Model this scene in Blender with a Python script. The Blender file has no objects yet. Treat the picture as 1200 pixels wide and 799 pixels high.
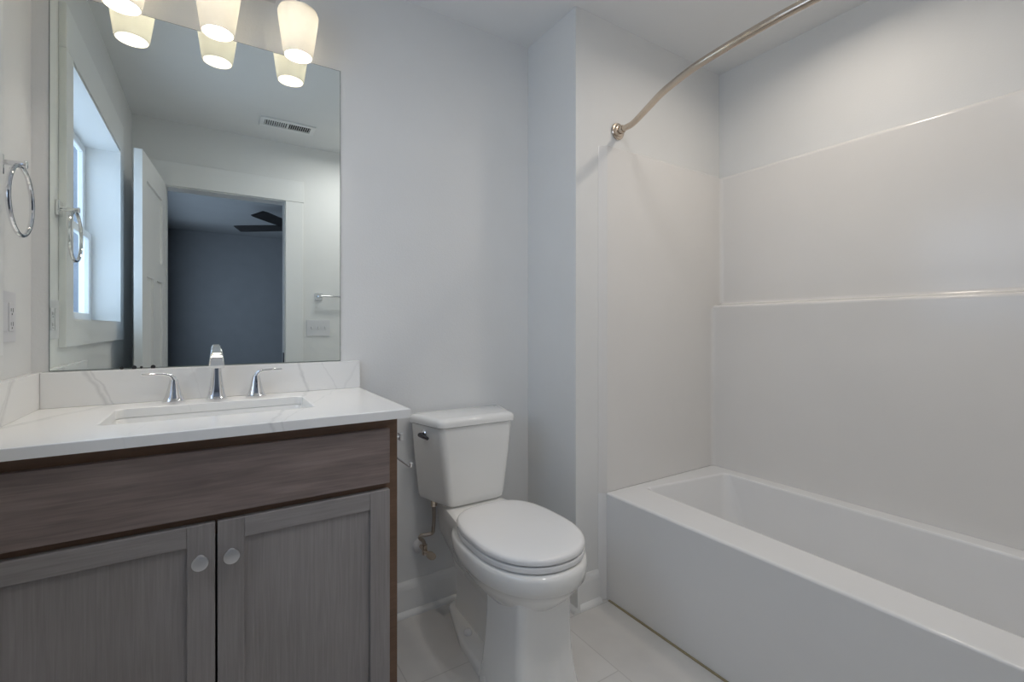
import bpy, bmesh, math, random
from mathutils import Vector, Matrix
random.seed(7)
S = bpy.context.scene
COL = S.collection

# ------------------------------------------------------------------ camera
YAW = 32.5984
cd = bpy.data.cameras.new('camera'); cam = bpy.data.objects.new('camera', cd); COL.objects.link(cam)
cd.sensor_width = 36.0; cd.lens = 544.86 / 1200 * 36; cd.shift_y = -16.0 / 1200; cd.clip_start = 0.02
cam.location = (0, 0, 1.1397); cam.rotation_euler = (math.radians(90), 0, math.radians(-YAW))
S.camera = cam
S.view_settings.view_transform = 'Standard'; S.view_settings.look = 'None'
S.view_settings.gamma = 1.0; S.view_settings.use_curve_mapping = False
S.view_settings.exposure = 0.28
S.cycles.max_bounces = 12; S.cycles.diffuse_bounces = 6; S.cycles.glossy_bounces = 6
S.cycles.transparent_max_bounces = 12; S.cycles.use_denoising = True
S.cycles.caustics_reflective = True; S.cycles.sample_clamp_indirect = 6.0

# ------------------------------------------------------------------ world and light
W = bpy.data.worlds.new('sky'); S.world = W; W.use_nodes = True
wn = W.node_tree.nodes; wl = W.node_tree.links
bg = wn['Background']; bg.inputs['Color'].default_value = (0.66, 0.79, 1.0, 1); bg.inputs['Strength'].default_value = 2.7

def light(name, kind, loc, energy, color, rot=(0, 0, 0), size=None, size_y=None, portal=False, radius=None, spread=None):
    ld = bpy.data.lights.new(name, kind); ld.energy = energy; ld.color = color
    o = bpy.data.objects.new(name, ld); o.location = loc; o.rotation_euler = rot; COL.objects.link(o)
    if kind == 'AREA':
        ld.shape = 'RECTANGLE'; ld.size = size; ld.size_y = size_y or size
        if spread: ld.spread = spread
        if portal: ld.cycles.is_portal = True
    if radius is not None: ld.shadow_soft_size = radius
    return o
R90 = math.radians(90)
BULB_W = 5.2
WARM = (1.0, 0.90, 0.78)
# daylight portals in the two window openings
light('window_portal', 'AREA', (-0.56, 0.955, 1.60), 1, (1, 1, 1), (0, -R90, 0), 0.87, 0.95, portal=True)
light('bedroom_window_portal', 'AREA', (-0.59, -2.1, 1.40), 1, (1, 1, 1), (0, -R90, 0), 1.4, 2.4, portal=True)

# added weak sunlight: brightens the added wall outside and never enters the windows
added_sun = light('added_sun', 'SUN', (0, 4, 5), 1.0, (1.0, 0.97, 0.93)); added_sun.data.angle = math.radians(8)
added_sun.rotation_euler = Vector((-0.35, -1.0, -0.45)).to_track_quat('-Z', 'Y').to_euler()

# ------------------------------------------------------------------ measured room
D = 1.7861; LX = -0.4247; CZ = 2.44; XW = 1.231; YW = 1.446; XF = 2.1941; YE = -0.063
BY = -0.175; BF = -4.03; BXL = -0.535

# ------------------------------------------------------------------ materials
def nmat(name, color, rough=0.5, metal=0.0, var=0.03, vscale=6.0, bump=0.0, bscale=60.0, spec=0.5, coat=0.0):
    m = bpy.data.materials.new(name); m.use_nodes = True
    n = m.node_tree.nodes; l = m.node_tree.links; p = n['Principled BSDF']
    p.inputs['Roughness'].default_value = rough; p.inputs['Metallic'].default_value = metal
    p.inputs['Specular IOR Level'].default_value = spec
    p.inputs['Coat Weight'].default_value = coat; p.inputs['Coat Roughness'].default_value = 0.08
    tc = n.new('ShaderNodeTexCoord')
    nz = n.new('ShaderNodeTexNoise'); nz.inputs['Scale'].default_value = vscale; nz.inputs['Detail'].default_value = 4
    l.new(tc.outputs['Object'], nz.inputs['Vector'])
    cr = n.new('ShaderNodeValToRGB')
    a = [max(0, c * (1 - var)) for c in color]; b = [min(1, c * (1 + var)) for c in color]
    cr.color_ramp.elements[0].position = 0.3; cr.color_ramp.elements[1].position = 0.7
    cr.color_ramp.elements[0].color = (*a, 1); cr.color_ramp.elements[1].color = (*b, 1)
    l.new(nz.outputs['Fac'], cr.inputs['Fac']); l.new(cr.outputs['Color'], p.inputs['Base Color'])
    if bump > 0:
        n2 = n.new('ShaderNodeTexNoise'); n2.inputs['Scale'].default_value = bscale; n2.inputs['Detail'].default_value = 3
        l.new(tc.outputs['Object'], n2.inputs['Vector'])
        bp = n.new('ShaderNodeBump'); bp.inputs['Strength'].default_value = 1.0; bp.inputs['Distance'].default_value = bump
        l.new(n2.outputs['Fac'], bp.inputs['Height']); l.new(bp.outputs['Normal'], p.inputs['Normal'])
    return m

M = {}
M['paint'] = nmat('wall_paint', (0.76, 0.765, 0.76), 0.55, var=0.01, bump=0.0004, bscale=180, spec=0.35)
M['ceil'] = nmat('ceiling_paint', (0.78, 0.785, 0.785), 0.8, var=0.01, bump=0.0004, bscale=150, spec=0.2)
M['trim'] = nmat('trim_paint', (0.81, 0.815, 0.81), 0.35, var=0.01, spec=0.45)
M['porc'] = nmat('porcelain', (0.86, 0.86, 0.84), 0.08, var=0.005, spec=0.5, coat=0.5)
M['seat'] = nmat('seat_plastic', (0.88, 0.88, 0.88), 0.2, var=0.005)
M['acryl'] = nmat('tub_acrylic', (0.775, 0.76, 0.74), 0.19, var=0.008, bump=0.0012, bscale=5, spec=0.5)
M['tub'] = nmat('tub_enamel', (0.82, 0.82, 0.82), 0.18, var=0.008, spec=0.5)
M['chrome'] = nmat('polished_chrome', (0.82, 0.82, 0.83), 0.06, 1.0, var=0.01)
M['nickel'] = nmat('brushed_nickel', (0.62, 0.53, 0.44), 0.22, 1.0, var=0.04, vscale=30)
M['brass'] = nmat('aged_copper_line', (0.40, 0.345, 0.30), 0.28, 1.0, var=0.08, vscale=40)
M['plastic'] = nmat('white_plastic', (0.70, 0.70, 0.72), 0.35, var=0.01)
M['dark'] = nmat('dark_slot', (0.015, 0.015, 0.017), 0.5, var=0.1)
M['blue'] = nmat('bedroom_paint', (0.24, 0.25, 0.265), 0.8, var=0.03)
M['blueceil'] = nmat('bedroom_ceiling_paint', (0.30, 0.31, 0.32), 0.85, var=0.02)
M['carpet'] = nmat('bedroom_carpet', (0.28, 0.27, 0.26), 0.95, var=0.2, vscale=120, bump=0.002, bscale=300)
M['black'] = nmat('fan_black', (0.012, 0.011, 0.012), 0.5, var=0.1)
M['knob'] = nmat('satin_knob', (0.90, 0.90, 0.91), 0.30, 1.0, var=0.01)
M['dark_reflect'] = nmat('chrome_dark_reflection', (0.10, 0.10, 0.11), 0.2, 1.0, var=0.05)  # chrome lever's dark reflection, put into the base colour
M['caulk'] = nmat('caulk_tan', (0.34, 0.29, 0.18), 0.7, var=0.1)
M['mirredge'] = nmat('mirror_edge', (0.20, 0.24, 0.23), 0.15, var=0.05)

M['siding'] = nmat('grey_blue_siding', (0.17, 0.19, 0.23), 0.8, var=0.12, vscale=3)
def mirror_mat():
    m = nmat('mirror_silver', (0.91, 0.965, 0.94), 0.0, 1.0, var=0.002, vscale=1.0); return m
M['mirror'] = mirror_mat()

def glass_mat():
    m = bpy.data.materials.new('window_glass'); m.use_nodes = True
    n = m.node_tree.nodes; l = m.node_tree.links; n.remove(n['Principled BSDF'])
    t = n.new('ShaderNodeBsdfTransparent'); t.inputs[0].default_value = (0.92, 0.95, 0.97, 1)
    g = n.new('ShaderNodeBsdfGlossy'); g.inputs['Roughness'].default_value = 0.02
    fr = n.new('ShaderNodeValue'); fr.outputs[0].default_value = 0.10
    mx = n.new('ShaderNodeMixShader'); l.new(fr.outputs[0], mx.inputs[0]); l.new(t.outputs[0], mx.inputs[1]); l.new(g.outputs[0], mx.inputs[2])
    l.new(mx.outputs[0], n['Material Output'].inputs['Surface']); return m
M['glass'] = glass_mat()

def shade_mat():
    m = bpy.data.materials.new('frosted_shade_glass'); m.use_nodes = True
    n = m.node_tree.nodes; l = m.node_tree.links; n.remove(n['Principled BSDF'])
    tc = n.new('ShaderNodeTexCoord'); nz = n.new('ShaderNodeTexNoise'); nz.inputs['Scale'].default_value = 30
    l.new(tc.outputs['Object'], nz.inputs['Vector'])
    cr = n.new('ShaderNodeValToRGB'); cr.color_ramp.elements[0].color = (0.62, 0.61, 0.575, 1); cr.color_ramp.elements[1].color = (0.68, 0.67, 0.63, 1)
    l.new(nz.outputs['Fac'], cr.inputs['Fac'])
    t = n.new('ShaderNodeBsdfTranslucent'); l.new(cr.outputs['Color'], t.inputs['Color'])
    d = n.new('ShaderNodeBsdfDiffuse'); l.new(cr.outputs['Color'], d.inputs['Color'])
    mx = n.new('ShaderNodeMixShader'); mx.inputs[0].default_value = 0.62
    l.new(t.outputs[0], mx.inputs[1]); l.new(d.outputs[0], mx.inputs[2])
    l.new(mx.outputs[0], n['Material Output'].inputs['Surface']); return m
M['shade'] = shade_mat()
def emit(name, color, s):
    m = bpy.data.materials.new(name); m.use_nodes = True
    n = m.node_tree.nodes; l = m.node_tree.links; p = n['Principled BSDF']
    nz = n.new('ShaderNodeTexNoise'); nz.inputs['Scale'].default_value = 5
    mr = n.new('ShaderNodeMapRange'); mr.inputs['To Min'].default_value = s * 0.97; mr.inputs['To Max'].default_value = s * 1.03
    l.new(nz.outputs['Fac'], mr.inputs['Value']); l.new(mr.outputs[0], p.inputs['Emission Strength'])
    p.inputs['Emission Color'].default_value = (*color, 1); p.inputs['Base Color'].default_value = (0.8, 0.8, 0.8, 1)
    return m
M['bulb'] = emit('bulb_glow', (1.0, 0.93, 0.82), 6.0)
M['downlight'] = emit('downlight_glow', (1.0, 0.93, 0.84), 4.0)

def quartz():
    m = bpy.data.materials.new('white_quartz'); m.use_nodes = True
    n = m.node_tree.nodes; l = m.node_tree.links; p = n['Principled BSDF']
    p.inputs['Roughness'].default_value = 0.14
    tc = n.new('ShaderNodeTexCoord'); sx = n.new('ShaderNodeSeparateXYZ'); l.new(tc.outputs['Object'], sx.inputs[0])
    def mth(op, a, b=None, c=None):
        k = n.new('ShaderNodeMath'); k.operation = op
        for i, v in enumerate((a, b, c)):
            if v is None: continue
            if isinstance(v, (int, float)): k.inputs[i].default_value = v
            else: l.new(v, k.inputs[i])
        return k.outputs[0]
    X = sx.outputs[0]; V = mth('SUBTRACT', sx.outputs[2], mth('ADD', sx.outputs[1], -1.766 + 0.915))   # unwrap splash height minus depth
    V = mth('SUBTRACT', V, 0.0)
    nz = n.new('ShaderNodeTexNoise'); nz.inputs['Scale'].default_value = 14; nz.inputs['Detail'].default_value = 5; l.new(tc.outputs['Object'], nz.inputs['Vector'])
    wob = mth('MULTIPLY', mth('SUBTRACT', nz.outputs['Fac'], 0.5), 0.05)
    Xw = mth('ADD', X, wob)
    n2 = n.new('ShaderNodeTexNoise'); n2.inputs['Scale'].default_value = 25; n2.inputs['Detail'].default_value = 3; l.new(tc.outputs['Object'], n2.inputs['Vector'])
    total = None
    # veins: x = x0 + k * v
    for x0, k, w, st in ((-0.258, -0.50, 0.010, 0.36), (-0.241, -0.52, 0.005, 0.32), (0.282, -0.33, 0.008, 0.36), (0.372, -0.45, 0.004, 0.25),
                         (-0.03, -0.25, 0.003, 0.12), (0.40, 0.55, 0.007, 0.12)):
        line = mth('ADD', mth('MULTIPLY', V, k), x0)
        dd = mth('ABSOLUTE', mth('SUBTRACT', Xw, line))
        f = mth('MULTIPLY', mth('SMOOTH_MIN', mth('MAXIMUM', mth('SUBTRACT', 1.0, mth('DIVIDE', dd, w)), 0.0), 1.0, 0.1), st)
        f = mth('MULTIPLY', f, mth('MULTIPLY', n2.outputs['Fac'], 1.5))
        total = f if total is None else mth('MAXIMUM', total, f)
    mx = n.new('ShaderNodeMix'); mx.data_type = 'RGBA'
    l.new(total, mx.inputs['Factor']); mx.inputs[6].default_value = (0.88, 0.878, 0.865, 1); mx.inputs[7].default_value = (0.36, 0.36, 0.37, 1)
    l.new(mx.outputs[2], p.inputs['Base Color']); return m
M['quartz'] = quartz()

def wood(name, c1, c2, vertical):
    m = bpy.data.materials.new(name); m.use_nodes = True
    n = m.node_tree.nodes; l = m.node_tree.links; p = n['Principled BSDF']
    p.inputs['Roughness'].default_value = 0.42; p.inputs['Specular IOR Level'].default_value = 0.35
    tc = n.new('ShaderNodeTexCoord'); mp = n.new('ShaderNodeMapping'); l.new(tc.outputs['Object'], mp.inputs['Vector'])
    mp.inputs['Scale'].default_value = (60, 60, 2.2) if vertical else (2.6, 40, 45)
    nz = n.new('ShaderNodeTexNoise'); nz.inputs['Scale'].default_value = 3.0; nz.inputs['Detail'].default_value = 8; nz.inputs['Distortion'].default_value = 0.6
    l.new(mp.outputs[0], nz.inputs['Vector'])
    mp2 = n.new('ShaderNodeMapping'); l.new(tc.outputs['Object'], mp2.inputs['Vector'])
    mp2.inputs['Scale'].default_value = (3, 3, 1.5) if vertical else (2.5, 5, 9)
    n2 = n.new('ShaderNodeTexNoise'); n2.inputs['Scale'].default_value = 1.6; n2.inputs['Detail'].default_value = 3; l.new(mp2.outputs[0], n2.inputs['Vector'])
    ad = n.new('ShaderNodeMath'); ad.operation = 'MULTIPLY_ADD'; ad.inputs[1].default_value = 0.45
    l.new(nz.outputs['Fac'], ad.inputs[0])
    sc = n.new('ShaderNodeMath'); sc.operation = 'MULTIPLY'; sc.inputs[1].default_value = 0.55; l.new(n2.outputs['Fac'], sc.inputs[0]); l.new(sc.outputs[0], ad.inputs[2])
    cr = n.new('ShaderNodeValToRGB'); cr.color_ramp.elements[0].position = 0.30; cr.color_ramp.elements[1].position = 0.70
    cr.color_ramp.elements[0].color = (*c1, 1); cr.color_ramp.elements[1].color = (*c2, 1)
    l.new(ad.outputs[0], cr.inputs['Fac']); l.new(cr.outputs['Color'], p.inputs['Base Color'])
    bp = n.new('ShaderNodeBump'); bp.inputs['Distance'].default_value = 0.0004; l.new(nz.outputs['Fac'], bp.inputs['Height']); l.new(bp.outputs['Normal'], p.inputs['Normal'])
    return m
M['woodv'] = wood('stained_maple_upright', (0.235, 0.218, 0.214), (0.365, 0.343, 0.340), True)
M['woodh'] = wood('stained_maple_level', (0.145, 0.114, 0.106), (0.315, 0.252, 0.232), False)
M['woodf'] = wood('stained_maple_frame', (0.13, 0.080, 0.052), (0.21, 0.128, 0.084), False)

def tile():
    m = bpy.data.materials.new('floor_tile'); m.use_nodes = True
    n = m.node_tree.nodes; l = m.node_tree.links; p = n['Principled BSDF']
    p.inputs['Roughness'].default_value = 0.32
    tc = n.new('ShaderNodeTexCoord'); mp = n.new('ShaderNodeMapping'); l.new(tc.outputs['Object'], mp.inputs['Vector'])
    mp.inputs['Location'].default_value = (0.03 + 0.61 * 3, -1.305 + 0.3075 * 6, 0); mp.inputs['Rotation'].default_value = (0, 0, math.radians(90))
    mp.vector_type = 'POINT'
    # swap axes so the rows run along the depth of the room
    sw = n.new('ShaderNodeSeparateXYZ'); cb = n.new('ShaderNodeCombineXYZ'); l.new(tc.outputs['Object'], sw.inputs[0])
    ax = n.new('ShaderNodeMath'); ax.operation = 'ADD'; ax.inputs[1].default_value = 0.61 * 4 - 1.415 + 0.305; l.new(sw.outputs[1], ax.inputs[0])
    ay = n.new('ShaderNodeMath'); ay.operation = 'ADD'; ay.inputs[1].default_value = 0.305 * 8 - 1.13; l.new(sw.outputs[0], ay.inputs[0])
    l.new(ax.outputs[0], cb.inputs[0]); l.new(ay.outputs[0], cb.inputs[1])
    n.remove(mp)
    br = n.new('ShaderNodeTexBrick'); l.new(cb.outputs[0], br.inputs['Vector'])
    br.inputs['Scale'].default_value = 1.0; br.inputs['Brick Width'].default_value = 0.61; br.inputs['Row Height'].default_value = 0.305
    br.inputs['Mortar Size'].default_value = 0.0022; br.inputs['Mortar Smooth'].default_value = 0.2; br.offset = 0.5
    br.inputs['Color1'].default_value = (0.66, 0.645, 0.625, 1); br.inputs['Color2'].default_value = (0.70, 0.685, 0.665, 1); br.inputs['Mortar'].default_value = (0.56, 0.545, 0.525, 1)
    nz = n.new('ShaderNodeTexNoise'); nz.inputs['Scale'].default_value = 5; nz.inputs['Detail'].default_value = 6; l.new(tc.outputs['Object'], nz.inputs['Vector'])
    mr = n.new('ShaderNodeMapRange'); mr.inputs['From Min'].default_value = 0.3; mr.inputs['From Max'].default_value = 0.7; mr.inputs['To Min'].default_value = 0.93; mr.inputs['To Max'].default_value = 1.06
    l.new(nz.outputs['Fac'], mr.inputs['Value'])
    mx = n.new('ShaderNodeMix'); mx.data_type = 'RGBA'; mx.blend_type = 'MULTIPLY'; mx.inputs['Factor'].default_value = 1
    l.new(br.outputs['Color'], mx.inputs[6]); l.new(mr.outputs[0], mx.inputs[7]); l.new(mx.outputs[2], p.inputs['Base Color'])
    return m
M['tile'] = tile()

# ------------------------------------------------------------------ mesh helpers
def box(bm, x0, x1, y0, y1, z0, z1, bev=0.0, seg=2):
    x0, x1 = sorted((x0, x1)); y0, y1 = sorted((y0, y1)); z0, z1 = sorted((z0, z1))
    r = bmesh.ops.create_cube(bm, size=1.0)
    for v in r['verts']:
        v.co = Vector(((x0 + x1) / 2 + v.co.x * (x1 - x0), (y0 + y1) / 2 + v.co.y * (y1 - y0), (z0 + z1) / 2 + v.co.z * (z1 - z0)))
    if bev > 0:
        es = set(e for v in r['verts'] for e in v.link_edges)
        bmesh.ops.bevel(bm, geom=list(es), offset=bev, segments=seg, affect='EDGES', profile=0.5)
    return bm
def loft(bm, rings, cap0=True, cap1=True):
    vs = [[bm.verts.new(p) for p in r] for r in rings]
    k = len(vs[0])
    for a, b in zip(vs, vs[1:]):
        for i in range(k):
            bm.faces.new((a[i], a[(i + 1) % k], b[(i + 1) % k], b[i]))
    if cap0: bm.faces.new(vs[0][::-1])
    if cap1: bm.faces.new(vs[-1])
    return vs
def tube(bm, pts, r, seg=14, caps=True):
    pts = [Vector(p) for p in pts]; rings = []
    rr = r if isinstance(r, (list, tuple)) else [r] * len(pts)
    t0 = (pts[1] - pts[0]).normalized()
    up = Vector((0, 0, 1)) if abs(t0.z) < 0.9 else Vector((1, 0, 0))
    nrm = (up - t0 * up.dot(t0)).normalized()
    for i, p in enumerate(pts):
        t = (pts[min(i + 1, len(pts) - 1)] - pts[max(i - 1, 0)]).normalized()
        nrm = (nrm - t * nrm.dot(t)).normalized(); b = t.cross(nrm)
        rings.append([p + (nrm * math.cos(a) + b * math.sin(a)) * rr[i] for a in [2 * math.pi * j / seg for j in range(seg)]])
    loft(bm, rings, caps, caps)
def smooth_path(P, n=8):
    P = [Vector(p) for p in P]; out = []
    Q = [P[0] * 2 - P[1]] + P + [P[-1] * 2 - P[-2]]
    for i in range(1, len(Q) - 2):
        for k in range(n):
            t = k / n; a, b, c, d = Q[i - 1], Q[i], Q[i + 1], Q[i + 2]
            out.append(0.5 * ((2 * b) + (c - a) * t + (2 * a - 5 * b + 4 * c - d) * t * t + (3 * b - a - 3 * c + d) * t ** 3))
    out.append(P[-1]); return out
def lathe(bm, prof, origin, axis, seg=28, cap0=True, cap1=True):
    """prof: (distance along axis, radius)"""
    ax = Vector(axis).normalized(); up = Vector((0, 0, 1)) if abs(ax.z) < 0.9 else Vector((1, 0, 0))
    u = up.cross(ax).normalized(); v = ax.cross(u); o = Vector(origin)
    loft(bm, [[o + ax * h + (u * math.cos(a) + v * math.sin(a)) * max(r, 1e-5) for a in [2 * math.pi * j / seg for j in range(seg)]] for h, r in prof], cap0, cap1)
def roundpoly(pts, r, seg=6, z=0.0):
    out = []; k = len(pts); rr = r if isinstance(r, (list, tuple)) else [r] * k
    for i in range(k):
        p = Vector(pts[i]); a = Vector(pts[i - 1]) - p; b = Vector(pts[(i + 1) % k]) - p
        an = a.normalized(); bn = b.normalized(); ang = an.angle(bn); d = min(rr[i] / math.tan(ang / 2), a.length * .49, b.length * .49)
        rad = d * math.tan(ang / 2); c = p + (an + bn).normalized() * (rad / math.sin(ang / 2))
        s = p + an * d - c; e = p + bn * d - c
        for j in range(seg + 1):
            t = j / seg; w = s.angle(e) if s.length > 1e-9 else 0
            v = (s * math.sin((1 - t) * w) + e * math.sin(t * w)) / math.sin(w) if w > 1e-6 else s.lerp(e, t)
            q = c + v; out.append(Vector((q.x, q.y, z)))
    return out
def egg(cx, yf, yc, yb, hw, z, nf=2.0, nb=2.6, k=56):
    out = []
    for j in range(k):
        a = 2 * math.pi * j / k; c, s = math.cos(a), math.sin(a); n = nb if s > 0 else nf
        x = hw * math.copysign(abs(c) ** (2 / n), c)
        y = (yb - yc if s > 0 else yc - yf) * math.copysign(abs(s) ** (2 / n), s)
        out.append(Vector((cx + x, yc + y, z)))
    return out
def obj(name, bm, mat, parent=None, smooth=True, angle=35):
    bmesh.ops.recalc_face_normals(bm, faces=bm.faces)
    me = bpy.data.meshes.new(name); bm.to_mesh(me); bm.free()
    o = bpy.data.objects.new(name, me); COL.objects.link(o); me.materials.append(M[mat])
    if smooth:
        for p in me.polygons: p.use_smooth = True
        me.set_sharp_from_angle(angle=math.radians(angle))
        if mat != 'porc':
            wnm = o.modifiers.new('weighted_normals', 'WEIGHTED_NORMAL'); wnm.weight = 80; wnm.keep_sharp = True
    if parent:
        o.parent = parent; o.matrix_parent_inverse = base_inverse(parent)
    return o
def base_inverse(p):
    m = Matrix.Identity(4); q = p
    while q:
        m = m @ Matrix.Identity(4); q = q.parent
    w = world(p); return w.inverted()
def world(o):
    m = Matrix.LocRotScale(o.location, o.rotation_euler, o.scale)
    if o.parent: return world(o.parent) @ o.matrix_parent_inverse @ m
    return m
def thing(name, loc, label, cat, group=None):
    o = bpy.data.objects.new(name, None); o.empty_display_size = 0.1; COL.objects.link(o); o.location = loc
    tag(o, label, cat, group); return o
def tag(o, label, cat, group=None):
    o['label'] = label; o['category'] = cat
    if group: o['group'] = group
    return o
def structure(name, bm, mat, parent=None, smooth=False):
    o = obj(name, bm, mat, parent, smooth)
    if not parent: o['kind'] = 'structure'
    return o
B = bmesh.new

# ------------------------------------------------------------------ room shell
T = 0.11
structure('floor', box(B(), LX - 0.14, XF + T, YE - T, D + T, -0.08, 0), 'tile')
structure('ceiling', box(B(), LX - 0.14, XF + T, YE - T - 0.002, D + T, CZ, CZ + 0.08), 'ceil')
structure('wall_back', box(B(), LX - 0.14, XW + 0.0005, D, D + T, 0, CZ), 'paint')
bm = B(); box(bm, XW, XF + T, YW, D + T, 0, CZ); structure('wall_alcove_end', bm, 'paint')
structure('wall_right', box(B(), XF, XF + T, YE - T, YW, 0, CZ), 'paint')
# left wall with the window opening
WY0, WY1, WZ0, WZ1 = 0.484, 1.430, 1.165, 2.035
bm = B(); WT = 0.14
box(bm, LX - WT, LX, YE - T, WY0, 0, CZ); box(bm, LX - WT, LX, WY1, D, 0, CZ)
box(bm, LX - WT, LX, WY0, WY1, 0, WZ0); box(bm, LX - WT, LX, WY0, WY1, WZ1, CZ)
structure('wall_left', bm, 'paint')
# front wall (behind the camera) with the doorway
DX0, DX1, DZ = -0.256, 0.414, 2.024
bm = B()
box(bm, LX, DX0 - 0.012, BY, YE, 0, CZ); box(bm, DX1 + 0.012, XF, BY, YE, 0, CZ); box(bm, DX0 - 0.012, DX1 + 0.012, BY, YE, DZ + 0.012, CZ)
structure('wall_front', bm, 'paint')
# bedroom beyond
structure('floor_bedroom', box(B(), BXL - .05, 3.6, BF - 0.1, BY, -0.08, 0.0), 'carpet')
structure('ceiling_bedroom', box(B(), BXL - .05, 3.6, BF - 0.1, BY, CZ, CZ + 0.08), 'blueceil')
structure('wall_bedroom_far', box(B(), BXL - .05, 3.6, BF - 0.1, BF, 0, CZ), 'blue')
structure('wall_bedroom_right', box(B(), 3.5, 3.6, BF, BY, 0, CZ), 'blue')
bm = B(); box(bm, BXL - .05, BXL, BF, -3.3, 0, CZ); box(bm, BXL - .05, BXL, -0.9, BY, 0, CZ); box(bm, BXL - .05, BXL, -3.3, -0.9, 0, 0.7); box(bm, BXL - .05, BXL, -3.3, -0.9, 2.1, CZ)
structure('wall_bedroom_left', bm, 'blue')
bm = B(); box(bm, XF + T, 3.5, BY - 0.02, BY + 0.06, 0, CZ); structure('wall_bedroom_near', bm, 'blue')

# added plain wall outside: hides the bright sky in the bathroom window's view
bm = B(); box(bm, -4.2, -0.75, -3.62, -3.5, -0.3, 5.0); structure('wall_added_outside', bm, 'siding')
# doorway jamb and casing (trim_1), window casing (trim_2)
bm = B()
box(bm, DX0 - 0.012, DX0, BY - 0.002, YE + 0.002, 0, DZ + 0.012); box(bm, DX1, DX1 + 0.012, BY - 0.002, YE + 0.002, 0, DZ + 0.012); box(bm, DX0, DX1, BY - 0.002, YE + 0.002, DZ, DZ + 0.012)
box(bm, DX1, DX1 + 0.0, YE, YE, 0, 0) if False else None
tr = structure('trim_1', bm, 'trim')
bm = B(); box(bm, DX1 + 0.006, DX1 + 0.119, YE, YE + 0.018, 0, DZ + 0.005, 0.0015, 1); structure('casing', bm, 'trim', tr)
bm = B(); box(bm, DX0 - 0.119, DX0 - 0.006, YE, YE + 0.018, 0, DZ + 0.005, 0.0015, 1); structure('casing', bm, 'trim', tr)
bm = B(); box(bm, DX0 - 0.125, DX1 + 0.125, YE, YE + 0.020, DZ + 0.006, DZ + 0.155, 0.0015, 1); structure('head_casing', bm, 'trim', tr)
bm = B(); box(bm, DX1 - 0.0025, DX1, -0.135, -0.068, 0.885, 0.96, 0.001, 1); obj('strike_plate', bm, 'dark', tr)

# bathroom window: window_1
bm = B()
JX = -0.515
for a in ((WY0, WY0 + 0.004, WZ0, WZ1), (WY1 - 0.004, WY1, WZ0, WZ1), (WY0, WY1, WZ0, WZ0 + 0.004), (WY0, WY1, WZ1 - 0.004, WZ1)):
    box(bm, LX - WT, LX + 0.0195, *a)
win = structure('window_1', bm, 'trim')
CX = LX + 0.020
for nm, a in (('casing', (WY1, WY1 + 0.083, WZ0 - 0.09, WZ1 + 0.012)), ('casing', (WY0 - 0.088, WY0, WZ0 - 0.09, WZ1 + 0.012)),
              ('head_casing', (WY0 - 0.09, WY1 + 0.083, WZ1 + 0.013, WZ1 + 0.158)), ('apron', (WY0, WY1, WZ0 - 0.09, WZ0))):
    bm = B(); box(bm, LX, CX, *a, 0.0015, 1); structure(nm, bm, 'trim', win)
def sash(z0, z1, x1):
    bm = B(); x0 = x1 - 0.022; w = 0.045; y0, y1 = WY0 + 0.005, WY1 - 0.005
    box(bm, x0, x1, y0, y0 + w, z0, z1, .003, 1); box(bm, x0, x1, y1 - w, y1, z0, z1, .003, 1)
    box(bm, x0, x1, y0 + w, y1 - w, z0, z0 + w * .8, .003, 1); box(bm, x0, x1, y0 + w, y1 - w, z1 - w * .8, z1, .003, 1)
    s = obj('sash', bm, 'trim', win)
    bm = B(); box(bm, x1 - .008, x1 - .004, y0 + w - .002, y1 - w + .002, z0 + w * .8 - .002, z1 - w * .8 + .002); obj('pane', bm, 'glass', s, False)
sash(WZ0 + 0.006, 1.605, JX - 0.001); sash(1.59, WZ1 - 0.006, JX - 0.0235)

# baseboards
def baseboard(name, p0, p1, nrm):
    prof = [(0, 0), (0.030, 0), (0.030, 0.006), (0.026, 0.014), (0.018, 0.020), (0.0145, 0.021), (0.0145, 0.098), (0.011, 0.103), (0.011, 0.113), (0.007, 0.122), (0.003, 0.131), (0, 0.131)]
    bm = B(); p0 = Vector(p0); p1 = Vector(p1); nv = Vector(nrm)
    loft(bm, [[Vector((p.x, p.y, 0)) + nv * d + Vector((0, 0, h)) for d, h in prof] for p in (p0, p1)])
    return structure(name, bm, 'trim', None, True)
baseboard('baseboard_back', (0.43, D - .0003, 0), (XW - 0.0003, D - .0003, 0), (0, -1, 0))
baseboard('baseboard_alcove', (XW - .0003, YW - 0.029, 0), (XW - .0003, D - 0.031, 0), (-1, 0, 0))
baseboard('baseboard_alcove_end', (XW + 0.0005, YW - .0003, 0), (1.351, YW - .0003, 0), (0, -1, 0))

# bathroom door leaf: door_1, standing open against the left wall
leaf = bpy.data.objects.new('door_1', None); COL.objects.link(leaf); leaf['kind'] = 'structure'
leaf.location = (DX0 - 0.002, YE + 0.026, 0); leaf.rotation_euler = (0, 0, math.radians(4.2))
def leafobj(nm, bm, mat, par):
    bmesh.ops.recalc_face_normals(bm, faces=bm.faces)
    me = bpy.data.meshes.new(nm); bm.to_mesh(me); bm.free(); o = bpy.data.objects.new(nm, me); COL.objects.link(o); me.materials.append(M[mat]); o.parent = par
    for p in me.polygons: p.use_smooth = True
    me.set_sharp_from_angle(angle=math.radians(35)); return o
Wd, Hd, th = 0.640, 2.035, 0.035
bm = B(); st = 0.105
box(bm, -th, 0, 0, st, 0.01, Hd, .001, 1); box(bm, -th, 0, Wd - st, Wd, 0.01, Hd, .001, 1)
for z0, z1 in ((0.01, 0.24), (1.405, 1.515), (1.905, Hd)): box(bm, -th, 0, st, Wd - st, z0, z1)
box(bm, -th, 0, Wd / 2 - 0.05, Wd / 2 + 0.05, 0.24, 1.405)
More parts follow.
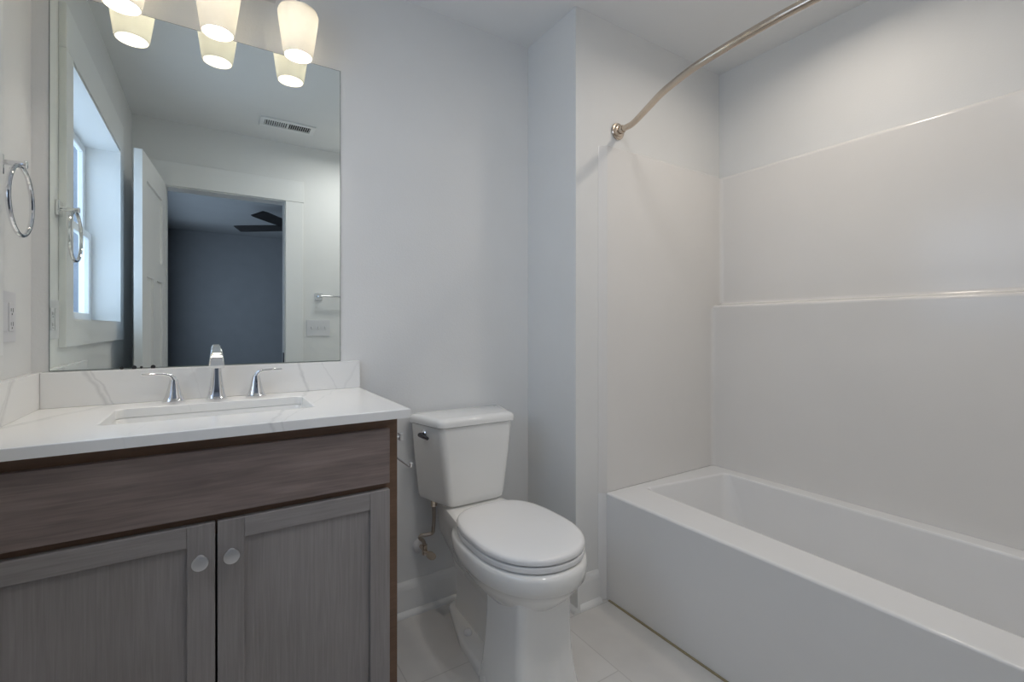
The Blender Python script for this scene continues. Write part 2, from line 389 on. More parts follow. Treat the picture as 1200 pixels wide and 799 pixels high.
fr = leafobj('door_frame', bm, 'trim', leaf)
for y0, y1, z0, z1 in ((st, Wd - st, 1.515, 1.905), (st, Wd / 2 - .05, .24, 1.405), (Wd / 2 + .05, Wd - st, .24, 1.405)):
    bm = B(); box(bm, -th + .010, -.010, y0, y1, z0, z1); leafobj('door_panel', bm, 'trim', leaf)

# ------------------------------------------------------------------ bathtub
X0, X1, Y0, Y1, ZR = 1.384, 2.132, -0.061, 1.444, 0.446
XP = 2.115
def rect(i, z, r, ofs=0): return roundpoly([(X0 + i, Y0 + i), (X1 - i, Y0 + i), (X1 - i, Y1 - i), (X0 + i, Y1 - i)], r, 8, z)
def inner(ins, z, r, head=0.0, foot=0.0):
    return roundpoly([(1.520 + ins, 0.03 + ins + foot), (2.046 - ins * .7, 0.03 + ins + foot), (2.048 - ins * .7, 1.318 - ins - head), (1.572 + ins, 1.380 - ins - head)], r, 8, z)
bm = B()
loft(bm, [rect(0.004, 0.001, .004), rect(0.0025, 0.410, .004), rect(0.0, 0.420, .004), rect(0.0, 0.438, .004), rect(0.0025, 0.4437, .005), rect(0.008, ZR, .01), rect(0.016, ZR, .012), inner(-0.014, ZR, .022),
          inner(-0.006, ZR, .022), inner(-0.001, ZR - .002, .025), inner(0.003, ZR - .009, .03), inner(0.015, 0.34, .07, 0.01, .03), inner(0.040, 0.16, .09, 0.02, .10),
          inner(0.065, 0.10, .10, .03, .12), inner(0.11, 0.08, .10, .03, .12)])
tub = thing('bathtub', (1.75, 0.68, 0), 'white alcove bathtub with a plain flat apron', 'bathtub')
obj('basin', bm, 'tub', tub, angle=50)
bm = B(); box(bm, 1.3805, 1.3895, 0.0, 1.415, 0.0002, 0.0045); obj('caulk_line', bm, 'caulk', tub)
bm = B(); lathe(bm, [(0, .001), (0, .03), (.003, .032), (.006, .028), (.006, .001)], (1.80, 0.32, 0.081), (0, 0, 1)); obj('drain', bm, 'chrome', tub)

# surround
sur = thing('shower_surround', (2.1, 0.68, ZR), 'glossy white three-wall shower surround with long moulded ledge', 'shower surround')
XS = XF - 0.012
prof = [(XF - .0015, ZR + .0004), (XP, ZR + .0004), (XP, 1.215), (XP, 1.236), (XP + .002, 1.244), (XP + .008, 1.249), (XP + .016, 1.251), (XS - .012, 1.256), (XS - .003, 1.260), (XS, 1.272), (XS, 1.30), (XS, 1.86),
        (XS, 1.889), (XS + .002, 1.898), (XS + .0055, 1.9035), (XF - .0015, 1.9035)]
bm = B(); loft(bm, [[Vector((x, y, z)) for x, z in prof] for y in (-0.047, 1.4275)]); obj('side_panel', bm, 'acryl', sur, angle=60)
def endpanel(ya, yb, face):
    # plan outline with a raised front flange
    bm = B()
    box(bm, X0 + .0005, XF - .013, ya, yb, ZR + .0004, 1.9035, .004, 3)
    return obj('end_panel', bm, 'acryl', sur)
endpanel(1.428, YW - .001, 1)
def flange(z0, z1):
    bm = B(); loft(bm, [[Vector((x, y, z)) for x, y in ((X0 + .003, 1.4295), (X0 + .0003, 1.4285), (1.380, 1.431), (1.356, 1.4425), (1.352, YW - .0004), (X0 + .003, YW - .0004))] for z in (z0, z1)]); return bm
obj('edge_flange', flange(ZR + .0006, 1.900), 'acryl', sur, angle=25)
obj('edge_flange', flange(0.0005, ZR), 'tub', tub, angle=25); endpanel(-0.061, -0.047, -1)
# moulded inside corner
def cove(cx, cy, r, z0, z1):
    bm = B(); pts = [(cx + .002, cy + .002)] + [(cx - r + r * math.sin(a), cy - r + r * math.cos(a)) for a in [math.radians(90 * i / 8) for i in range(9)]]
    loft(bm, [[Vector((x, y, z)) for x, y in pts] for z in (z0, z1)]); return bm
bm = cove(XP, 1.428, .018, ZR + .001, 1.236); obj('corner_cove', bm, 'acryl', sur, angle=60)
bm = cove(XS, 1.428, .018, 1.262, 1.895); obj('corner_cove', bm, 'acryl', sur, angle=60)

# curved shower rod
ZRod = 1.983
rod = thing('shower_curtain_rod', (1.462, YW, ZRod), 'curved nickel shower curtain rod bowed out over the tub', 'curtain rod')
half = [(1.462, 1.440), (1.462, 1.385), (1.460, 1.362), (1.443, 1.315), (1.394, 1.205), (1.356, 1.118), (1.327, 1.023), (1.308, 0.937), (1.298, 0.84), (1.293, 0.75), (1.2915, 0.6915)]
full = half + [(x, 1.383 - y) for x, y in half[-2::-1]]
bm = B(); tube(bm, smooth_path([(x, y, ZRod) for x, y in full], 6), 0.0125, 18); obj('rod', bm, 'nickel', rod)
for y, s in ((YW - .0005, -1), (-0.0625, 1)):
    bm = B(); lathe(bm, [(0, .034), (.005, .036), (.010, .033), (.011, .027), (.017, .026), (.020, .021), (.020, .0165), (.036, .0165), (.038, .0145), (.038, .0135)], (1.462, y, ZRod), (0, s, 0), 32)
    obj('flange', bm, 'nickel', rod)

# recessed light over the tub, and an added fill lamp
light('downlight_lamp', 'AREA', (1.70, 0.80, CZ - .006), 2.8, (1.0, 0.89, 0.76), (0, 0, 0), 0.11, 0.11, spread=math.radians(160))
light('fill_lamp', 'AREA', (0.84, 0.45, CZ - .062), 4.4, (1.0, 0.97, 0.95), (0, 0, 0), 0.19, 0.19)  # added lamp out of view, brightens the floor and cabinet front
fl = thing('fill_light', (0.84, 0.45, CZ), 'added unseen fill lamp, flush on the ceiling between doorway and toilet', 'light')
bm = B(); lathe(bm, [(0, .0), (0, .106), (.012, .110), (.030, .110), (.034, .106), (.034, .0)], (0.84, 0.45, CZ - .0005), (0, 0, -1), 40); obj('pan', bm, 'trim', fl)
bm = B(); lathe(bm, [(.0342, .0), (.0342, .103), (.046, .098), (.055, .080), (.058, .0)], (0.84, 0.45, CZ - .0005), (0, 0, -1), 40); obj('diffuser', bm, 'downlight', fl)
dl = thing('recessed_light', (1.70, 0.80, CZ), 'small round recessed light in the ceiling above the tub', 'light')
bm = B(); lathe(bm, [(0, .085), (.006, .082), (.008, .070), (.004, .062), (.0, .062)], (1.70, 0.80, CZ - .0005), (0, 0, -1), 36); obj('trim_ring', bm, 'trim', dl)
bm = B(); lathe(bm, [(0.001, .0), (0.001, .060), (.003, .060), (.003, 0)], (1.70, 0.80, CZ - .0005), (0, 0, -1), 36); obj('lens', bm, 'downlight', dl)

# ------------------------------------------------------------------ vanity
CF = 1.26            # door face plane
van = thing('vanity_cabinet', (0.0, 1.5, 0), 'dark brown stained two-door vanity cabinet below the white countertop', 'cabinet')
XR = 0.434; XL = LX + .0015
bm = B()
box(bm, XL, XL + .018, CF + .040, D - .002, 0.0, 0.8905); box(bm, XR - .018, XR, CF + .040, D - .002, 0.0, 0.8905)
box(bm, XL + .018, XR - .018, CF + .04, D - .002, .115, .133); box(bm, XL + .018, XR - .018, D - .012, D - .002, .133, .8905)
box(bm, XL + .018, XR - .018, CF + .09, CF + .105, 0, .115)
obj('carcass', bm, 'woodv', van)
bm = B(); fy0, fy1 = CF + .0205, CF + .0395
box(bm, XL, XL + .045, fy0, fy1, .115, .8905); box(bm, XR - .035, XR, fy0, fy1, 0.0, .8905)
box(bm, XL + .045, XR - .035, fy0, fy1, .845, .8905); box(bm, XL + .045, XR - .035, fy0, fy1, .66, .72); box(bm, XL + .045, XR - .035, fy0, fy1, .115, .15)
obj('face_frame', bm, 'woodf', van)
bm = B(); box(bm, -0.398, 0.4065, CF, CF + .019, .7115, .8615, .002, 2); obj('drawer_front', bm, 'woodh', van)
def cabdoor(x0, x1, kx):
    z0, z1 = .125, .6945; w = .0535
    bm = B()
    box(bm, x0, x0 + w, CF, CF + .019, z0, z1, .0012, 1); box(bm, x1 - w, x1, CF, CF + .019, z0, z1, .0012, 1)
    box(bm, x0 + w - .001, x1 - w + .001, CF + .016, CF + .019, z0, z1)
    d = obj('door', bm, 'woodv', van)
    bm = B(); box(bm, x0 + w + .0002, x1 - w - .0002, CF + .0002, CF + .019, z1 - w * .88, z1 - .0002, .0012, 1); obj('rail', bm, 'woodh2', d); bm = B(); box(bm, x0 + w + .0002, x1 - w - .0002, CF + .0002, CF + .019, z0, z0 + w, .0012, 1); obj('rail', bm, 'woodh2', d)
    bm = B(); box(bm, x0 + w - .004, x1 - w + .004, CF + .008, CF + .015, z0 + w - .004, z1 - w * .88 + .004); obj('panel', bm, 'woodv', d)
    bm = B(); lathe(bm, [(0, .0095), (.002, .0095), (.004, .006), (.014, .0055), (.018, .009), (.021, .0150), (.0235, .0163), (.0262, .0163), (.0275, .0155), (.0280, .0140), (.0281, .0)], (kx, CF - .0001, .618), (0, -1, 0), 32)
    obj('knob', bm, 'knob', d)
M['woodh2'] = wood('stained_maple_rail', (0.235, 0.218, 0.214), (0.365, 0.343, 0.340), False)
cabdoor(-0.398, 0.0010, -0.0275); cabdoor(0.0055, 0.4065, 0.0325)

# countertop with cut-out
top = thing('countertop', (0.0, 1.5, 0.8915), 'white quartz vanity countertop with faint grey veins and low splash', 'countertop')
TX0, TX1, TY0, TY1, TZ0, TZ1 = LX + .001, 0.4565, 1.2305, D - .001, 0.8915, 0.9155
hole = [(-0.225, 1.405), (0.237, 1.405), (0.237, 1.648), (-0.225, 1.648)]
def hp(i, z, r=.022): return roundpoly([(hole[0][0] + i, hole[0][1] + i), (hole[1][0] - i, hole[1][1] + i), (hole[2][0] - i, hole[2][1] - i), (hole[3][0] + i, hole[3][1] - i)], r, 6, z)
def orr(i, z): return roundpoly([(TX0 + i, TY0 + i), (TX1 - i, TY0 + i), (TX1 - i, TY1 - i), (TX0 + i, TY1 - i)], .003, 6, z)
bm = B()
vs = loft(bm, [orr(.0, TZ0), orr(0, TZ1 - .0025), orr(.0008, TZ1 - .0008), orr(.0025, TZ1), orr(.008, TZ1), hp(-.008, TZ1), hp(-.002, TZ1), hp(0, TZ1 - .002), hp(0, TZ0)], False, False)
for a, b in ((vs[-1], vs[0]),):
    k = len(a)
    for i in range(k): bm.faces.new((a[i], a[(i + 1) % k], b[(i + 1) % k], b[i]))
obj('slab', bm, 'quartz', top, angle=50)
bm = B(); box(bm, LX + .0215, 0.4565, D - .0205, D - .0008, TZ1 + .0002, 1.0152, .0015, 2); obj('backsplash', bm, 'quartz', top)
bm = B(); box(bm, LX + .0008, LX + .021, TY0 + .0, D - .0008, TZ1 + .0002, 1.0152, .0015, 2); obj('sidesplash', bm, 'quartz', top)

snk = thing('sink', (0.006, 1.527, 0.8915), 'rectangular white undermount sink set into the quartz countertop', 'sink')
bm = B()
zt = TZ0 - .0005
loft(bm, [hp(-.014, zt - .012), hp(-.014, zt), hp(-.002, zt), hp(.001, zt - .004), hp(.006, zt - .06, .03), hp(.014, zt - .11, .035), hp(.03, zt - .135, .04), hp(.06, zt - .142, .04), hp(.10, zt - .145, .02)], False, True)
obj('basin', bm, 'porc', snk, angle=60)
bm = B(); lathe(bm, [(0, .0), (0, .022), (.002, .023), (.003, .020), (.003, 0)], (.006, 1.527, zt - .1448), (0, 0, 1)); obj('drain', bm, 'chrome', snk)

# faucet
fau = thing('faucet', (0.005, 1.715, TZ1), 'polished chrome widespread faucet with two lever handles', 'faucet')
def sq(cx, cy, z, a, b, r=.3, k=6):
    rr = min(a, b) * r * 2
    return roundpoly([(cx - a, cy - b), (cx + a, cy - b), (cx + a, cy + b), (cx - a, cy + b)], rr, k, z)
def sqring(c, tdir, a, b, k=6):
    """rounded rectangle section perpendicular to tdir (in the y-z plane), half sizes a (x) and b"""
    t = Vector(tdir).normalized(); u = Vector((1, 0, 0)); v = u.cross(t).normalized(); c = Vector(c)
    return [c + u * p.x + v * p.y for p in roundpoly([(-a, -b), (a, -b), (a, b), (-a, b)], min(a, b) * .75, k, 0)]
fy = 1.722
bm = B()
path = [((fy, TZ1 + .0005), .0285, .0265), ((fy, TZ1 + .005), .0285, .0265), ((fy, TZ1 + .008), .0262, .0245), ((fy, TZ1 + .020), .0225, .021), ((fy, TZ1 + .045), .0180, .017), ((fy - .001, TZ1 + .075), .0145, .014), ((fy - .002, TZ1 + .105), .0120, .011),
        ((fy - .006, TZ1 + .132), .0115, .010), ((fy - .018, TZ1 + .152), .0115, .009), ((fy - .038, TZ1 + .158), .0125, .008), ((fy - .062, TZ1 + .150), .0150, .0075), ((fy - .088, TZ1 + .131), .0178, .007), ((fy - .108, TZ1 + .108), .0200, .0065)]
rings = []
P = [Vector((0.005, a[0][0], a[0][1])) for a in path]
for i, (c, a, b) in enumerate(path):
    t = P[min(i + 1, len(P) - 1)] - P[max(i - 1, 0)]
    if i < 3: t = Vector((0, 0, 1))
    rings.append(sqring(P[i], t, a, b))
loft(bm, rings); obj('spout', bm, 'chrome', fau, angle=30)
def handle(hx, s):
    bm = B(); hy = 1.718; z = TZ1
    rings = [sq(hx, hy, z + h, a, b, .42) for h, a, b in ((.0005, .0295, .026), (.005, .0295, .026), (.008, .0268, .024), (.018, .0225, .021), (.034, .0178, .0165), (.055, .0130, .0120), (.068, .0102, .0098))]
    loft(bm, rings, True, True)
    h = obj('handle', bm, 'chrome', fau, angle=30)
    bm = B(); R = []
    pts = [((hx, hy, z + .064), (.0098, .0092)), ((hx + s * .003, hy, z + .074), (.0092, .0078)), ((hx + s * .010, hy, z + .0815), (.0092, .0060)), ((hx + s * .022, hy - .001, z + .085), (.0095, .0042)), ((hx + s * .045, hy - .002, z + .086), (.0092, .0034)), ((hx + s * .075, hy - .004, z + .0865), (.0075, .0028))]
    for i, (c, (a, b)) in enumerate(pts):
        t = Vector(pts[min(i + 1, 5)][0]) - Vector(pts[max(i - 1, 0)][0]); t.normalize(); v = Vector((0, 1, 0)); u = v.cross(t).normalized()
        R.append([Vector(c) + v * q.x + u * q.y for q in roundpoly([(-a, -b), (a, -b), (a, b), (-a, b)], b * .9, 5, 0)])
    loft(bm, R); obj('lever', bm, 'chrome', h, angle=40)
handle(-0.103, -1); handle(0.113, 1)

# ------------------------------------------------------------------ mirror
mir = thing('wall_mirror', (0.001, D, 1.55), 'tall frameless rectangular mirror mounted above the vanity splash', 'mirror')
mx0, mx1, mz0, mz1, my = -0.3886, 0.3908, 1.0165, 2.0835, D - .0040
bm = B(); box(bm, mx0 + .0022, mx1 - .0022, my, my + .0012, mz0 + .0022, mz1 - .0022); obj('mirror_glass', bm, 'mirror', mir, False)
bm = B(); box(bm, mx0, mx1, my + .0014, D - .0004, mz0, mz1, .0006, 1); obj('backing', bm, 'mirredge', mir, False)
for x, w in ((-0.232, .005), (-0.203, .006), (-0.186, .0035), (-0.158, .006)):  # small dark discs along the lower mirror edge
    bm = B(); lathe(bm, [(0, w), (.0008, w), (.0009, 0)], (x, my - .0002, mz0 + .003), (0, -1, 0), 16); o = obj('edge_spot', bm, 'dark', mir); o['label'] = 'dark spot on the lower mirror edge'

# ------------------------------------------------------------------ vanity light
vl = thing('vanity_light', (0.008, D, 2.29), 'three-light vanity fixture with frosted glass cone shades above the mirror', 'light fixture')
bm = B(); box(bm, -0.16, 0.176, D - .022, D - .0005, 2.25, 2.35, .004, 2); obj('backplate', bm, 'chrome', vl)
bm = B(); tube(bm, [(-0.27, D - .05, 2.30), (0.286, D - .05, 2.30)], .008, 14); tube(bm, [(.008, D - .05, 2.30), (.008, D - .02, 2.30)], .008, 12); obj('bar', bm, 'chrome', vl)
for k, sx in enumerate((-0.219, 0.008, 0.235)):
    sy = 1.690
    bm = B(); tube(bm, smooth_path([(sx, D - .05, 2.30), (sx, D - .072, 2.293), (sx, sy + .004, 2.27), (sx, sy, 2.235), (sx, sy, 2.212)], 6), .006, 12); arm = obj('arm', bm, 'chrome', vl)
    bm = B()
    pr = [(2.042, .0445), (2.06, .0470), (2.10, .0525), (2.14, .0580), (2.165, .0615), (2.180, .0625), (2.190, .0590), (2.196, .0480), (2.199, .030)]
    outer = pr; innerp = [(z - .0015 if z > 2.185 else z, r - .003) for z, r in pr[::-1]]
    lathe(bm, [(z, r) for z, r in outer] + innerp + [(2.042, .0445)], (sx, sy, 0), (0, 0, 1), 40, False, False)
    bmesh.ops.remove_doubles(bm, verts=bm.verts, dist=1e-5)
    sh = obj('shade', bm, 'shade', vl, angle=60)
    bm = B(); lathe(bm, [(2.196, .0), (2.196, .031), (2.200, .031), (2.206, .024), (2.214, .014), (2.222, .010), (2.222, 0)], (sx, sy, 0), (0, 0, 1), 24); obj('socket_cap', bm, 'chrome', sh)
    bm = B(); lathe(bm, [(2.143, .0), (2.144, .008), (2.149, .015), (2.157, .019), (2.166, .019), (2.176, .015), (2.184, .012), (2.194, .012), (2.194, 0)], (sx, sy, 0), (0, 0, 1), 24); bo = obj('bulb', bm, 'bulb', sh)
    bo.visible_shadow = True
    light('bulb_light', 'POINT', (sx, sy, 2.132), BULB_W, WARM, radius=.018)

# ------------------------------------------------------------------ towel ring, outlet
ringt = thing('towel_ring', (LX, 1.53, 1.52), 'round chrome towel ring on a square post on the left wall', 'towel ring')
bm = B(); box(bm, LX + .0003, LX + .011, 1.53 - .024, 1.53 + .024, 1.52 - .024, 1.52 + .024, .0025, 2); obj('rosette', bm, 'chrome', ringt)
bm = B(); tube(bm, [(LX + .011, 1.53, 1.52), (LX + .050, 1.53, 1.52)], .0065, 14); lathe(bm, [(0, .0), (0, .009), (.004, .0095), (.005, .007), (.005, 0)], (LX + .050, 1.53, 1.52), (1, 0, 0), 20); obj('post', bm, 'chrome', ringt)
bm = B(); n = 64; rg = [(LX + .044, 1.53 + .080 * math.sin(2 * math.pi * i / n), 1.434 + .080 * math.cos(2 * math.pi * i / n)) for i in range(n)]
vsr = []
for i in range(n):
    a = 2 * math.pi * i / n; c = Vector(rg[i]); rd = Vector((0, math.sin(a), math.cos(a)))
    vsr.append([bm.verts.new(c + rd * .0048 * math.cos(b) + Vector((1, 0, 0)) * .0048 * math.sin(b)) for b in [2 * math.pi * j / 10 for j in range(10)]])
for i in range(n):
    for j in range(10): bm.faces.new((vsr[i][j], vsr[(i + 1) % n][j], vsr[(i + 1) % n][(j + 1) % 10], vsr[i][(j + 1) % 10]))
obj('ring', bm, 'chrome', ringt)

out = thing('wall_outlet', (LX, 1.613, 1.162), 'white two-gang wall plate with outlet and rocker on the left wall', 'outlet')
bm = B(); box(bm, LX + .0003, LX + .006, 1.533, 1.649, 1.1035, 1.2265, .002, 2); obj('cover_plate', bm, 'plastic', out)
bm = B(); box(bm, LX + .0062, LX + .0085, 1.596, 1.630, 1.130, 1.200, .001, 1); rc = obj('receptacle', bm, 'plastic', out)
bm = B()
for z in (1.148, 1.182):
    box(bm, LX + .0086, LX + .0089, 1.6045, 1.6065, z - .004, z + .004); box(bm, LX + .0086, LX + .0089, 1.6185, 1.6205, z - .005, z + .005)
    lathe(bm, [(0, .0), (0, .0022), (.0003, .0022), (.0003, 0)], (LX + .0086, 1.6125, z - .010), (1, 0, 0), 10)
obj('slots', bm, 'dark', rc)
bm = B(); box(bm, LX + .0062, LX + .0085, 1.551, 1.585, 1.130, 1.200, .001, 1); obj('rocker_switch', bm, 'plastic', out)

# ------------------------------------------------------------------ front wall fittings seen in the mirror
sw = thing('light_switch', (0.638, YE, 1.134), 'white three-gang light switch plate beside the doorway casing', 'light switch')
bm = B(); box(bm, 0.558, 0.718, YE + .0003, YE + .006, 1.075, 1.193, .002, 2); obj('cover_plate', bm, 'plastic', sw)
for x in (0.592, 0.638, 0.684):
    bm = B(); box(bm, x - .005, x + .005, YE + .0062, YE + .015, 1.128, 1.146, .0015, 1); obj('toggle', bm, 'plastic', sw)
    bm = B(); box(bm, x - .0062, x + .0062, YE + .0061, YE + .0064, 1.123, 1.147); obj('toggle_slot', bm, 'dark', sw) if False else bm.free()
tb = thing('towel_bar', (0.85, YE, 1.365), 'chrome towel bar above the light switch on the doorway wall', 'towel bar')
for x in (0.640, 1.10):
    bm = B(); box(bm, x - .025, x + .025, YE + .0003, YE + .010, 1.340, 1.390, .0025, 2); box(bm, x - .008, x + .008, YE + .010, YE + .062, 1.357, 1.373, .002, 1); obj('bracket', bm, 'chrome', tb)
bm = B(); tube(bm, [(0.640, YE + .054, 1.365), (1.10, YE + .054, 1.365)], .0075, 14); obj('bar', bm, 'chrome', tb)
ve = thing('ceiling_vent', (0.39, 0.262, CZ), 'white slotted air vent in the bathroom ceiling', 'vent')
bm = B(); vx0, vx1, vy0, vy1 = 0.237, 0.556, 0.193, 0.333; w = .026; z0, z1 = CZ - .009, CZ - .0005
box(bm, vx0, vx1, vy0, vy0 + w, z0, z1, .002, 1); box(bm, vx0, vx1, vy1 - w, vy1, z0, z1, .002, 1); box(bm, vx0, vx0 + w, vy0 + w, vy1 - w, z0, z1, .002, 1); box(bm, vx1 - w, vx1, vy0 + w, vy1 - w, z0, z1, .002, 1)
box(bm, .391, .402, vy0 + w, vy1 - w, z0, z1)
obj('frame', bm, 'trim', ve)
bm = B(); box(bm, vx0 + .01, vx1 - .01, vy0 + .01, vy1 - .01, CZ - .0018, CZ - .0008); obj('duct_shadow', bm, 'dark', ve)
bm = B(); N = 22
for i in range(N):
    x = vx0 + w + .004 + (vx1 - vx0 - 2 * w - .008) * i / (N - 1)
    tl = .004 if x < .395 else -.004
    loft(bm, [[Vector((x - .0008 + dx, y, z)) for dx, z in ((0, CZ - .002), (.0016, CZ - .002), (.0016 + tl, z0 + .0005), (tl, z0 + .0005))] for y in (vy0 + w, vy1 - w)])
obj('louvers', bm, 'trim', ve, False)

# ------------------------------------------------------------------ toilet
TC = 0.852
toi = thing('toilet', (TC, 1.4, 0), 'white two-piece toilet with closed lid between the vanity and the tub', 'toilet')
def tank(hb, hf, yf, z, yb=1.766, r=(.022, .022, .03, .03)):
    return roundpoly([(TC + hb, yb), (TC - hb, yb), (TC - hf, yf), (TC + hf, yf)], list(r), 8, z)
bm = B()
loft(bm, [tank(.140, .085, 1.60, .462), tank(.168, .108, 1.583, .465), tank(.178, .118, 1.577, .474), tank(.181, .122, 1.576, .49), tank(.196, .140, 1.573, .63), tank(.207, .155, 1.570, .766)])
obj('tank', bm, 'porc', toi, angle=50)
bm = B()
loft(bm, [tank(.209, .156, 1.566, .7675, 1.768), tank(.214, .161, 1.561, .770, 1.770), tank(.215, .162, 1.560, .782, 1.770), tank(.213, .160, 1.562, .792, 1.768), tank(.205, .153, 1.570, .799, 1.762), tank(.190, .140, 1.583, .802, 1.75)])
obj('tank_lid', bm, 'porc', toi, angle=50)
# flush lever on the slanted left face
nl = Vector((-.196, -.052, 0)).normalized(); tl_ = Vector((-.052, .196, 0)).normalized() * -1
lc = Vector((TC - .185, 1.665, .735))
bm = B(); lathe(bm, [(0, .0), (0, .015), (.004, .016), (.008, .012), (.010, .0)], lc + nl * -.004, nl, 24); lv = obj('flush_lever', bm, 'chrome', toi)
bm = B(); tube(bm, [lc + nl * .008, lc + nl * .017, lc + nl * .019 + tl_ * .02 + Vector((0, 0, -.002)), lc + nl * .019 + tl_ * .050 + Vector((0, 0, -.006))], [.007, .0085, .008, .006], 12); obj('lever_arm', bm, 'dark_reflect', lv)['label'] = 'chrome lever arm with its dark reflection in the colour'
# bowl
bm = B()
E_ = lambda z, yf, hw, yb, yc=1.30, nf=2.15, nb=2.8: egg(TC + .010, yf + .006, yc, yb, hw, z, nf, nb)
loft(bm, [E_(.20, 1.20, .07, 1.45), E_(.255, 1.155, .100, 1.52), E_(.28, 1.125, .122, 1.55), E_(.31, 1.092, .148, 1.57), E_(.34, 1.066, .168, 1.58), E_(.362, 1.053, .178, 1.585), E_(.366, 1.046, .182, 1.585),
          E_(.395, 1.040, .186, 1.585), E_(.412, 1.041, .186, 1.585), E_(.421, 1.046, .182, 1.58), E_(.4245, 1.058, .172, 1.57)])
bowl = obj('bowl', bm, 'porc', toi, angle=60)
# rear deck carrying the tank, with trapway body below
bm = B()
def rr_(hw0, hw1, y0, y1, z, r=.03): return roundpoly([(TC - hw1, y1), (TC + hw1, y1), (TC + hw0, y0), (TC - hw0, y0)][::-1], r, 6, z)
loft(bm, [rr_(.075, .05, 1.30, 1.66, .20), rr_(.085, .075, 1.34, 1.70, .27), rr_(.11, .10, 1.38, 1.735, .34), rr_(.135, .100, 1.42, 1.745, .40), rr_(.145, .102, 1.45, 1.748, .44), rr_(.142, .100, 1.455, 1.745, .455), rr_(.13, .092, 1.47, 1.735, .4605)])
loft(bm, [rr_(.062, .050, 1.25, 1.69, .008, .02), rr_(.055, .045, 1.25, 1.68, .10, .02), rr_(.060, .050, 1.25, 1.675, .18, .02), rr_(.070, .065, 1.28, 1.69, .25, .02)])
obj('trapway', bm, 'porc', toi, angle=50)
# pedestal column and foot
bm = B()
def pc(hwf, hwb, y0, y1, z, r=.03): return roundpoly([(TC - hwf, y0), (TC + hwf, y0), (TC + hwb, y1), (TC - hwb, y1)], r, 8, z)
loft(bm, [pc(.118, .135, 1.105, 1.345, .0005, .03), pc(.116, .133, 1.108, 1.345, .02, .03), pc(.109, .124, 1.120, 1.34, .07), pc(.104, .115, 1.128, 1.34, .14), pc(.101, .108, 1.130, 1.34, .22), pc(.101, .106, 1.128, 1.34, .30), pc(.103, .106, 1.122, 1.34, .345)])
obj('pedestal', bm, 'porc', toi, angle=50)
bm = B()
def ft(i, z): return roundpoly([(TC - .132 + i, 1.28), (TC + .132 - i, 1.28), (TC + .115 - i, 1.50), (TC + .055 - i, 1.725 - i), (TC - .055 + i, 1.725 - i), (TC - .115 + i, 1.50)], [.01, .01, .2, .03, .03, .2], 8, z)
loft(bm, [ft(0, .0005), ft(0, .022), ft(.004, .030), ft(.012, .034)])
ft_o = obj('foot', bm, 'porc', toi, angle=50)
for s in (-1, 1):
    bm = B(); lathe(bm, [(0, .015), (.006, .015), (.012, .0125), (.017, .007), (.0185, 0)], (TC + s * .082, 1.50, .034), (0, 0, 1), 20); obj('bolt_cap', bm, 'seat', toi)
# seat and lid
def se(z, d, back=1.545): return egg(TC + .013, 1.062 + d, 1.285, back - d * .4, .179 - d, z, 2.15, 3.0, 72)
bm = B(); loft(bm, [se(.4285, .007), se(.4305, .001), se(.438, .0), se(.4450, .001), se(.4470, .005)]); obj('seat', bm, 'seat', toi, angle=50)
bm = B(); loft(bm, [se(.4505, .007), se(.4525, .001), se(.461, .0), se(.4675, .003), se(.4715, .010), se(.4740, .026), se(.4755, .06), se(.476, .11)]); obj('seat_lid', bm, 'seat', toi, angle=50)
for s in (-1, 1):
    bm = B(); box(bm, TC + s * .075 - .022, TC + s * .075 + .022, 1.528, 1.560, .4612, .4745, .004, 2) if False else box(bm, TC + s * .075 - .020, TC + s * .075 + .020, 1.520, 1.548, .4240, .4500, .004, 2); obj('hinge', bm, 'seat', toi)

# water supply
ws = thing('water_supply_valve', (0.70, D, .245), 'metal shutoff valve and bent supply line below the toilet tank', 'valve')
vx, vz = .700, .258
bm = B(); lathe(bm, [(0, .031), (.002, .031), (.008, .024), (.010, .012), (.010, .0)], (vx, D - .0005, vz), (0, -1, 0), 28); obj('escutcheon', bm, 'plastic', ws)
bm = B(); tube(bm, [(vx, D - .010, vz), (vx, D - .05, vz)], .008, 14); tube(bm, [(vx, D - .05, vz - .016), (vx, D - .05, vz + .022)], .0105, 14); tube(bm, [(vx, D - .05, vz), (vx, D - .082, vz)], .0075, 12); obj('valve_body', bm, 'nickel', ws)
bm = B(); rings = [[Vector((vx + .012 + .022 * math.cos(a) * .80 + .014 * math.sin(a) * .6, D - .080 - dd, vz - .010 - .022 * math.cos(a) * .6 + .014 * math.sin(a) * .8)) for a in [2 * math.pi * j / 24 for j in range(24)]] for dd in (0, .010)]; loft(bm, rings); obj('valve_handle', bm, 'nickel', ws)
bm = B(); tube(bm, smooth_path([(vx, D - .05, vz + .022), (vx - .006, D - .05, vz + .038), (vx - .022, D - .055, vz + .055), (vx - .018, D - .062, vz + .066), (vx + .02, D - .075, vz + .072), (.722, D - .085, vz + .098), (.727, D - .078, .38), (.727, D - .078, .442)], 7), .0072, 12); obj('supply_line', bm, 'brass', ws)
bm = B(); tube(bm, [(.727, D - .078, .438), (.727, D - .078, .461)], .013, 8); obj('coupling_nut', bm, 'nickel', ws)

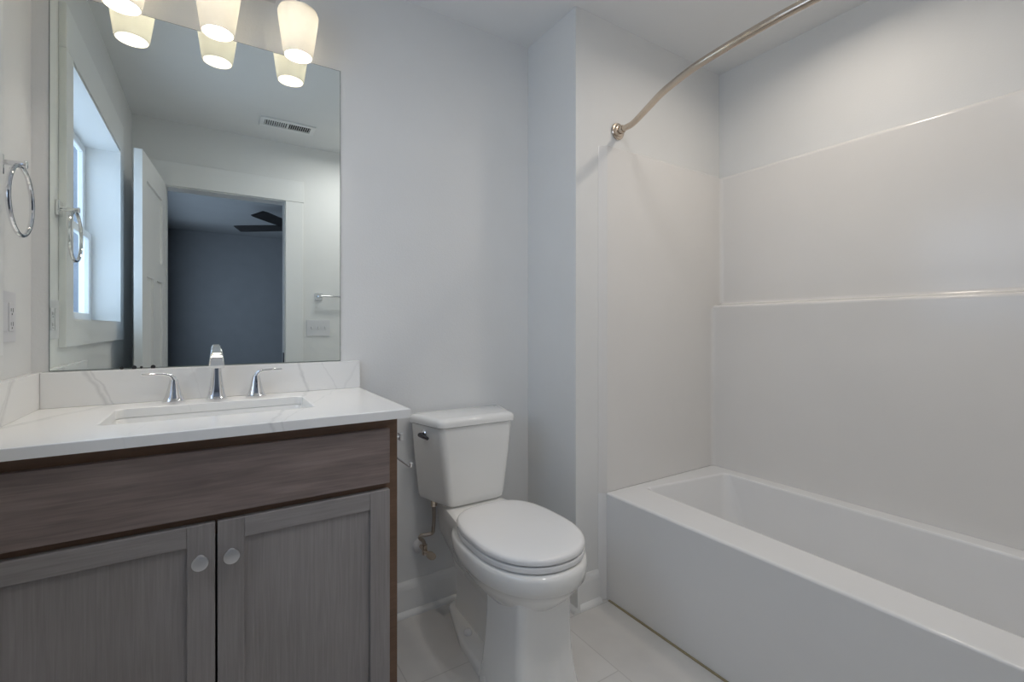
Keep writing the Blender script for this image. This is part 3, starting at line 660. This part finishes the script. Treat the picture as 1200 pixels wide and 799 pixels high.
# toilet paper holder on the cabinet side
tp = thing('toilet_paper_holder', (XR, 1.46, .785), 'empty chrome toilet paper holder on the vanity side', 'toilet paper holder')
bm = B(); box(bm, XR - .0004, XR + .010, 1.437, 1.483, .764, .810, .002, 2); obj('rosette', bm, 'chrome', tp)
bm = B(); tube(bm, [(XR + .010, 1.46, .787), (XR + .066, 1.46, .787)], .0065, 12); box(bm, XR + .066, XR + .078, 1.448, 1.472, .775, .799, .0015, 1); obj('post', bm, 'chrome', tp)
bm = B(); tube(bm, smooth_path([(XR + .055, 1.478, .787), (XR + .062, 1.495, .775), (XR + .070, 1.502, .735), (XR + .070, 1.498, .716), (XR + .070, 1.48, .712), (XR + .070, 1.44, .712), (XR + .070, 1.372, .712)], 6) + [Vector((XR + .070, 1.362, .716)), Vector((XR + .070, 1.359, .727))], .004, 12); tube(bm, [(XR + .055, 1.460, .787), (XR + .055, 1.480, .787)], .004, 10); obj('holder_arm', bm, 'chrome', tp)

# ------------------------------------------------------------------ bedroom ceiling fan
fx, fyy, fz = 0.715, -1.86, 2.20
fan = thing('ceiling_fan', (fx, fyy, CZ), 'black ceiling fan hanging in the blue bedroom beyond the doorway', 'ceiling fan')
bm = B(); lathe(bm, [(0, .0), (0, .06), (.02, .062), (.045, .03), (.045, 0)], (fx, fyy, CZ - .0005), (0, 0, -1)); tube(bm, [(fx, fyy, CZ - .04), (fx, fyy, 2.27)], .012, 12); obj('downrod', bm, 'black', fan)
bm = B(); lathe(bm, [(0, .0), (0, .04), (.01, .09), (.04, .10), (.07, .095), (.09, .06), (.09, 0)], (fx, fyy, 2.28), (0, 0, -1)); obj('motor', bm, 'black', fan)
for k in range(4):
    a = math.radians(128 + 90 * k - 3 + 2); u = Vector((math.cos(a), math.sin(a), 0)); v = Vector((-u.y, u.x, 0)); o = Vector((fx, fyy, fz))
    bm = B(); sec = []
    for r, w in ((.07, .040), (.16, .052), (.40, .060), (.585, .064), (.64, .050)):
        sec.append([o + u * (r + (0.0 if r < .6 else 0)) + v * w * 1.15 * sgn + Vector((0, 0, -.017 * sgn + dz)) for sgn, dz in ((-1, -.003), (1, -.003), (1, .003), (-1, .003))])
    loft(bm, sec); obj('blade', bm, 'black', fan, False)
